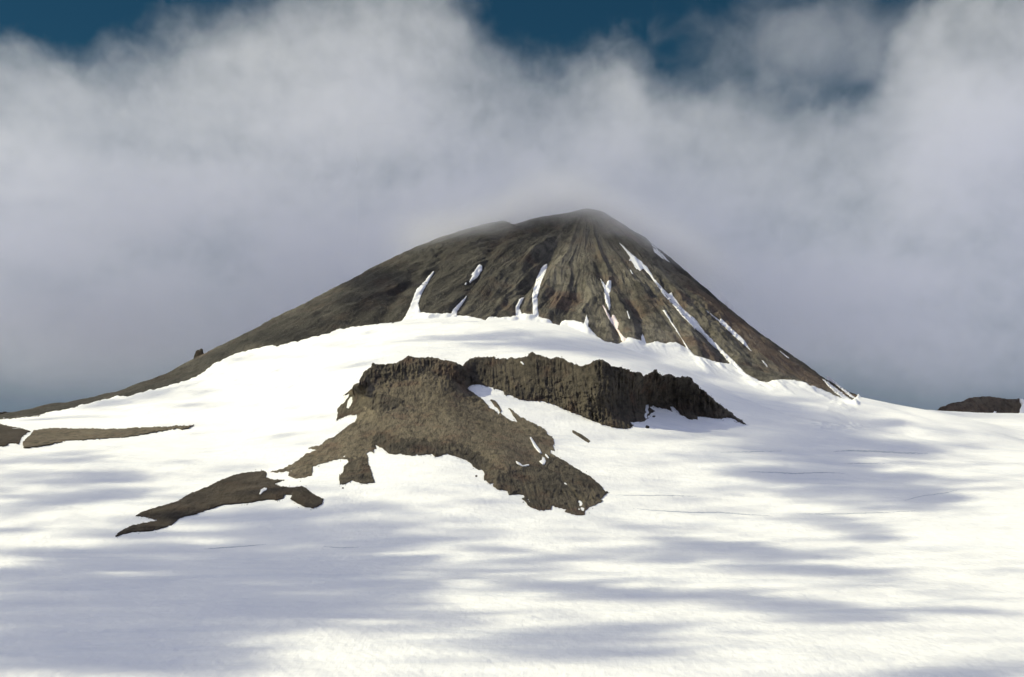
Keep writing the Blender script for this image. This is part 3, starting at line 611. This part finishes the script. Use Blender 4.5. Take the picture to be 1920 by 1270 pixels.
# ------------------------------------------------------------------ crevasses: narrow open cracks showing grey blue ice
CREV = [([(1562, 847), (1590, 845), (1620, 846), (1650, 847), (1690, 849), (1740, 851)], 1.7, 'darkest open crevasse crossing the shaded slope at the right'),
        ([(1582, 869), (1620, 869), (1660, 869)], 0.9, 'short faint crevasse line just below the darkest one'),
        ([(1400, 885), (1450, 886), (1490, 888), (1540, 886), (1590, 888)], 1.1, 'pale crevasse line in the hollow right of the outcrop'),
        ([(1150, 928), (1200, 929), (1260, 929), (1310, 931)], 0.9, 'thin crevasse line running right from the tip of the outcrop'),
        ([(1180, 953), (1240, 958), (1300, 961), (1350, 961), (1400, 965), (1450, 968)], 1.1, 'long wavy crevasse line below and right of the outcrop'),
        ([(1500, 963), (1560, 964), (1640, 962), (1720, 958)], 0.9, 'straight thin crevasse line on the bright snow at the right'),
        ([(380, 1030), (420, 1027), (460, 1024), (500, 1021)], 1.2, 'faint crevasse line in the shaded foreground snow at the left'),
        ([(604, 1025), (640, 1027), (680, 1026)], 0.9, 'short faint crevasse line in the shaded foreground near the middle'),
        ([(1345, 848), (1380, 848), (1420, 847), (1470, 846)], 0.8, 'dotted thin crevasse line below the right end of the cliff'),
        ([(1690, 940), (1730, 930), (1770, 925), (1800, 918)], 0.9, 'thin crevasse line rising to the right on bright snow')]
for line, wd, lab in CREV:
    L = np.array(line, float); n = 60
    s = np.linspace(0, len(L) - 1, n); cx = np.interp(s, np.arange(len(L)), L[:, 0]); cyy = np.interp(s, np.arange(len(L)), L[:, 1]) + 0.9 * fbm(cx / 9, 0.5, 3.1, 3)
    w = 1.25 * wd * np.sin(np.linspace(0.05, math.pi - 0.05, n)) ** 0.5 * (0.75 + 0.5 * np.abs(fbm(cx / 14, 7.5, 1.1, 2)))
    poly = list(zip(cx, cyy - w)) + list(zip(cx[::-1], (cyy + w)[::-1]))
    o = body('crevasse', poly, hitT, M_ICE, 's', 2.0, 1.0, None, 0.55, rag=0.15); tag(o, lab, 'crevasse', 'crevasses in the snowfield')

# ------------------------------------------------------------------ clouds
def box_mesh(name, x0, x1, y0, y1, z0, z1, mat):
    co = np.array([(x, y, z) for z in (z0, z1) for y in (y0, y1) for x in (x0, x1)], float)
    q = np.array([(0, 2, 3, 1), (4, 5, 7, 6), (0, 1, 5, 4), (2, 6, 7, 3), (0, 4, 6, 2), (1, 3, 7, 5)])
    return mesh_obj(name, co, q, mat=mat, smooth=False)
def vol_mat(name, build, color=(0.945, 0.950, 0.999), aniso=0.2, rate=0.34):
    m = bpy.data.materials.new(name); m.use_nodes = True; t = m.node_tree; t.nodes.clear()
    o = N(t, 'ShaderNodeOutputMaterial'); v = N(t, 'ShaderNodeVolumePrincipled'); t.links.new(v.outputs[0], o.inputs['Volume'])
    v.inputs['Color'].default_value = (*color, 1); v.inputs['Anisotropy'].default_value = aniso
    c = N(t, 'ShaderNodeTexCoord')
    t.links.new(build(t, c.outputs['Object']), v.inputs['Density'])
    m.volume_intersection_method if hasattr(m, 'volume_intersection_method') else None
    try: m.cycles.volume_step_rate = rate
    except Exception: pass
    return m
BY = 8600.0                                             # distance at which the outline of the bank is laid out
def bx(px): return (px - 960) / FPX * BY
def bz(py): return HC + (HY - py) / FPX * BY
TOP = [(-300, 60), (-100, 75), (0, 78), (70, 82), (110, 105), (150, 128), (195, 122), (235, 88), (290, 72), (350, 50), (400, 52), (450, 28), (520, 0), (580, -30), (700, -60), (820, -45), (880, 10), (930, 62), (985, 100), (1045, 125), (1090, 105), (1150, 82), (1190, 95), (1225, 150), (1280, 168), (1340, 160), (1400, 175), (1500, 195), (1600, 190), (1680, 140), (1710, 50), (1745, -20), (1850, -60), (2000, -40), (2250, -60)]
BOT = [(-300, 695), (0, 690), (150, 684), (300, 680), (450, 715), (900, 800), (1400, 765), (1560, 708), (1680, 698), (1800, 706), (2250, 712)]
def curve_n(t, v, pairs, lo, hi, f):
    n = N(t, 'ShaderNodeFloatCurve'); cm = n.mapping.curves[0]
    x0, x1 = bx(pairs[0][0]), bx(pairs[-1][0])
    xs = [(bx(p) - x0) / (x1 - x0) for p, q in pairs]; ys = [(f(q) - lo) / (hi - lo) for p, q in pairs]
    for i, (a, b) in enumerate(zip(xs, ys)):
        if i == 0: cm.points[0].location = (a, b)
        elif i == len(xs) - 1: cm.points[-1].location = (a, b)
        else: cm.points.new(a, b)
    n.mapping.update()
    mr = N(t, 'ShaderNodeMapRange'); t.links.new(v, mr.inputs[0]); mr.inputs[1].default_value = x0; mr.inputs[2].default_value = x1
    t.links.new(mr.outputs[0], n.inputs['Value'])
    return math_n(t, 'ADD', math_n(t, 'MULTIPLY', n.outputs[0], hi - lo), lo)
def bank_density(t, v):
    s = N(t, 'ShaderNodeSeparateXYZ'); t.links.new(v, s.inputs[0]); x, y, z = s.outputs
    top = curve_n(t, x, TOP, bz(400), bz(-80), bz); bot = curve_n(t, x, BOT, bz(820), bz(600), bz)
    n1 = math_n(t, 'SUBTRACT', noise_n(t, v, 0.0022, 6, 0.58), 0.5)
    n2 = math_n(t, 'SUBTRACT', noise_n(t, map_n(t, v, (1, 1, 2.2), loc=(900, 0, 0)), 0.0009, 3, 0.5), 0.5)
    n3 = math_n(t, 'SUBTRACT', noise_n(t, map_n(t, v, (1, 0.6, 1), loc=(50, 0, 310)), 0.0075, 6, 0.62, 0.5), 0.5)
    h = math_n(t, 'ADD', math_n(t, 'SUBTRACT', top, z), math_n(t, 'ADD', math_n(t, 'MULTIPLY', n1, 620), math_n(t, 'MULTIPLY', n3, 330)))
    up = math_n(t, 'ADD', math_n(t, 'MULTIPLY', smooth_n(t, h, -30, 170), 0.40), math_n(t, 'MULTIPLY', smooth_n(t, h, 100, 1300), 0.60))
    lo = smooth_n(t, math_n(t, 'ADD', math_n(t, 'SUBTRACT', z, bot), math_n(t, 'MULTIPLY', n2, 380)), -270, 330)
    body_ = smooth_n(t, math_n(t, 'ADD', n2, math_n(t, 'MULTIPLY', n3, 0.6)), -0.24, 0.14, 0.25, 1.0)
    d = math_n(t, 'MULTIPLY', math_n(t, 'MULTIPLY', up, lo), body_)
    return math_n(t, 'MULTIPLY', d, 0.0022)
bank = box_mesh('cloud_bank', -4300, 4300, 8050, 9400, 150, 3050, vol_mat('bank_cloud', bank_density))
tag(bank, 'broad grey white cloud bank filling the sky behind the mountain and covering its summit', 'cloud bank')

def veil_density(t, v):
    s = N(t, 'ShaderNodeSeparateXYZ'); t.links.new(v, s.inputs[0]); x, y, z = s.outputs
    n1 = math_n(t, 'SUBTRACT', noise_n(t, map_n(t, v, (1, 1, 1.3)), 0.007, 6, 0.62, 0.3), 0.5)
    h = math_n(t, 'ADD', z, math_n(t, 'MULTIPLY', n1, 260))
    # base of the mist: lower over the left shoulder and the right crest, higher in front of the summit
    g = N(t, 'ShaderNodeFloatCurve'); cm = g.mapping.curves[0]
    P = [(700, 480), (800, 470), (870, 462), (930, 446), (985, 412), (1040, 402), (1090, 410), (1140, 436), (1220, 478), (1320, 520), (1420, 600)]
    wx = lambda p: (p - 960) / FPX * 7000; wz = lambda p: HC + (HY - p) / FPX * 7000
    for i, (a, b) in enumerate(P):
        q = ((wx(a) - wx(P[0][0])) / (wx(P[-1][0]) - wx(P[0][0])), (wz(b) - wz(620)) / (wz(370) - wz(620)))
        if i == 0: cm.points[0].location = q
        elif i == len(P) - 1: cm.points[-1].location = q
        else: cm.points.new(*q)
    g.mapping.update()
    mr = N(t, 'ShaderNodeMapRange'); t.links.new(x, mr.inputs[0]); mr.inputs[1].default_value = wx(P[0][0]); mr.inputs[2].default_value = wx(P[-1][0])
    t.links.new(mr.outputs[0], g.inputs['Value'])
    base = math_n(t, 'ADD', math_n(t, 'MULTIPLY', g.outputs[0], wz(370) - wz(620)), wz(620))
    d = smooth_n(t, math_n(t, 'SUBTRACT', h, base), -110, 110)
    ex = math_n(t, 'MULTIPLY', smooth_n(t, x, wx(700), wx(900)), smooth_n(t, x, wx(1420), wx(1200)))
    ey = math_n(t, 'MULTIPLY', smooth_n(t, y, 6500, 6750), smooth_n(t, y, 7600, 7300))
    ez = smooth_n(t, math_n(t, 'SUBTRACT', z, base), 240, 10)
    d = math_n(t, 'MULTIPLY', math_n(t, 'MULTIPLY', d, ex), math_n(t, 'MULTIPLY', ey, ez))
    return math_n(t, 'MULTIPLY', d, VEIL)
VEIL = 0.0042
wx = lambda p: (p - 960) / FPX * 7000; wz = lambda p: HC + (HY - p) / FPX * 7000
veil = box_mesh('summit_cloud', wx(690), wx(1430), 6500, 7600, wz(620), wz(270), vol_mat('veil_cloud', veil_density))
tag(veil, 'thin veil of mist blowing over the dark summit of the mountain', 'cloud')

def puff_density(t, v):
    s = N(t, 'ShaderNodeSeparateXYZ'); t.links.new(v, s.inputs[0]); x, y, z = s.outputs
    k = 8000 / FPX
    q = map_n(t, v, (1 / (255 * k), 1 / 450, 1 / (100 * k)), loc=(-(1520 - 960) / 255, -8000 / 450, -(HC + (HY - 95) * k) / (100 * k)))
    ln = N(t, 'ShaderNodeVectorMath', operation='LENGTH'); t.links.new(q, ln.inputs[0])
    n1 = math_n(t, 'SUBTRACT', noise_n(t, v, 0.0034, 7, 0.64, 0.4), 0.5)
    return math_n(t, 'MULTIPLY', smooth_n(t, math_n(t, 'ADD', ln.outputs['Value'], math_n(t, 'MULTIPLY', n1, 2.4)), 1.2, 0.2), 0.0008)
k = 8000 / FPX
puff = box_mesh('cloud', (1210 - 960) * k, (1830 - 960) * k, 7520, 8480, HC + (HY - 225) * k, HC + (HY + 25) * k, vol_mat('puff_cloud', puff_density))
tag(puff, 'detached rounded grey cloud at the upper right above the cloud bank, against deep blue', 'cloud')

# broken cloud higher up towards the sun, out of the picture: its shadows lie in soft streaks over the snow
SHADE = [(130, 1165, 380, 100, 0, 1.35), (560, 1105, 200, 34, 0, .5), (620, 1215, 110, 28, 0, -.6), (870, 1130, 130, 22, 0, -.35), (800, 1090, 520, 130, 0, .34), (1450, 1000, 380, 110, 0, .2), (330, 1070, 260, 40, -3, .8), (430, 1115, 260, 50, 0, 1.1), (620, 1125, 110, 30, 0, .9), (560, 985, 190, 38, 4, 1.0), (250, 1060, 230, 26, -6, .9), (780, 1010, 150, 12, 4, .5), (840, 1060, 130, 12, 3, .5), (260, 1235, 260, 20, 0, .6), (690, 1060, 90, 22, 0, .6),
 (1480, 830, 160, 52, 8, 1.1), (1400, 780, 80, 30, 20, .8), (1640, 838, 130, 20, 4, .9), (1620, 905, 150, 26, 12, .9), (1460, 895, 110, 22, 5, .7), (1730, 930, 60, 14, 5, .5), (1650, 795, 90, 14, 8, .7),
 (1330, 1025, 170, 16, 9, .8), (1470, 1060, 170, 12, 5, .6), (1380, 1000, 120, 8, 6, .6), (1620, 1000, 110, 13, 14, .7), (1660, 1080, 80, 6, 5, .5),
 (1050, 1100, 120, 12, 5, .8), (1180, 1118, 90, 8, 2, .6), (1360, 1122, 120, 14, 6, .65), (1540, 1150, 110, 20, 2, .85), (1790, 1143, 100, 7, 3, .8), (1760, 1182, 110, 8, -2, .8), (1060, 1175, 120, 9, 0, .6), (1100, 1215, 160, 20, 2, 1.0), (1730, 1262, 220, 16, -3, 1.2), (900, 1205, 100, 9, 0, .5), (1850, 1120, 90, 6, 0, .4),
 (110, 915, 170, 32, -6, .85), (230, 925, 90, 9, -10, .8), (60, 985, 140, 9, -4, .6), (230, 1000, 90, 6, -6, .4), (60, 865, 110, 8, -4, .5), (180, 760, 110, 9, -6, .6), (290, 738, 60, 6, -16, .5), (110, 782, 80, 4, -4, .6), (340, 765, 70, 6, -8, .35), (620, 693, 80, 7, -9, .6), (420, 970, 60, 5, -14, .3),
 (1010, 645, 190, 15, 5, .75), (1150, 668, 150, 14, 9, .8), (1330, 735, 90, 18, 18, .8), (1460, 770, 90, 12, 10, .5), (880, 640, 120, 7, 2, .4), (1500, 722, 70, 6, 12, .5),
 (700, 545, 95, 45, -35, .8), (1330, 545, 130, 18, 38, .9), (1560, 985, 70, 5, 4, .4)]
def shade(px, py):
    r = np.zeros(px.shape)
    for cx, cyy, rx, ry, a, w in SHADE:
        a = math.radians(a); u = (px - cx) * math.cos(a) + (py - cyy) * math.sin(a); v = -(px - cx) * math.sin(a) + (py - cyy) * math.cos(a)
        r = r + w * np.exp(-((u / rx) ** 2 + (v / (1.1 * ry)) ** 2))
    r = np.minimum(r, 1.25)
    n = fbm(px / 150, (py + 0.03 * px) / 13, 0.7, 5, 0.66)
    n2 = fbm(px / 420, py / 60, 5.7, 3)
    return 1.0 * r + 1.35 * n * np.clip(0.58 + 0.8 * r, 0, 1) + 0.30 * n2 + 0.04
DZ, CELL, SIG = 3400.0, 26.0, 0.016
dxs = np.arange(-8600, 4600, CELL); dys = np.arange(300, 10200, CELL)
DX, DY = np.meshgrid(dxs, dys)
gx, gy, gz = DX, DY, np.full(DX.shape, 150.0)
for it in range(7):
    sl = (DZ - gz) / SDIR[2]; gx = DX - SDIR[0] * sl; gy = DY - SDIR[1] * sl
    ok = gy > 1260
    gz = np.where(ok, 0.5 * gz + 0.5 * np.maximum(fan_z(GS, gx, np.maximum(gy, 1260)), fan_z(GM, gx, np.maximum(gy, 1260))), 20)
ppx = 960 + FPX * gx / np.maximum(gy, 300); ppy = HY - FPX * (gz - HC) / np.maximum(gy, 300)
tau = 2.7 * sstep(shade(ppx, ppy), 0.08, 1.55) * (DY < 7300) * (1 - sstep(DX, 400, 1200))
bk = sstep(DY, 7500, 7900)
tau = tau * (1 - bk) + bk * (1.15 + 0.8 * fbm(DX / 900, DY / 900, 2.0, 3))  # unseen cover added above the cloud bank to dim it
vx, vy = MX + SDIR[0] * 2050 / SDIR[2], 7000 + SDIR[1] * 2050 / SDIR[2]
tau = tau + 2.6 * np.exp(-((DX - vx + 220) / 820) ** 2 - ((DY - vy - 120) / 330) ** 2)  # thicker cover added here to shade the mist over the summit
edge = sstep(DX, dxs[0], dxs[0] + 400) * sstep(-DX, -dxs[-1], -dxs[-1] + 300) * sstep(DY, dys[0], dys[0] + 200) * sstep(-DY, -dys[-1], -dys[-1] + 300)
th_ = tau * edge * math.sin(SUN_EL) / SIG
th_[th_ < 0.4] = 0
th_[0] = th_[-1] = 0; th_[:, 0] = th_[:, -1] = 0
nr, nc = th_.shape; idx = np.arange(nr * nc)
lift = 60 * fbm(DX / 700, DY / 700, 3.3, 3)
topv = np.stack([DX, DY, DZ + lift + th_ * 0.65], -1).reshape(-1, 3); botv = np.stack([DX, DY, DZ + lift - th_ * 0.35], -1).reshape(-1, 3)
bi = np.where(th_.ravel() > 0, idx + nr * nc, idx)
q = grid_quads(nr, nc); q = q[(th_.ravel()[q] > 0).any(1)]
qb = bi[q][:, ::-1]
allv = np.concatenate([topv, botv]); qs = np.concatenate([q, qb]); us = np.unique(qs); rm = np.full(len(allv), -1); rm[us] = np.arange(len(us))
m = bpy.data.materials.new('thin_cloud'); m.use_nodes = True; t = m.node_tree; t.nodes.clear()
o = N(t, 'ShaderNodeOutputMaterial'); v = N(t, 'ShaderNodeVolumeScatter'); t.links.new(v.outputs[0], o.inputs['Volume'])
v.inputs['Color'].default_value = (0.95, 0.95, 0.96, 1); v.inputs['Density'].default_value = SIG; v.inputs['Anisotropy'].default_value = 0.3
deck = mesh_obj('shading_clouds', allv[us], rm[qs], mat=m)
tag(deck, kind='stuff')
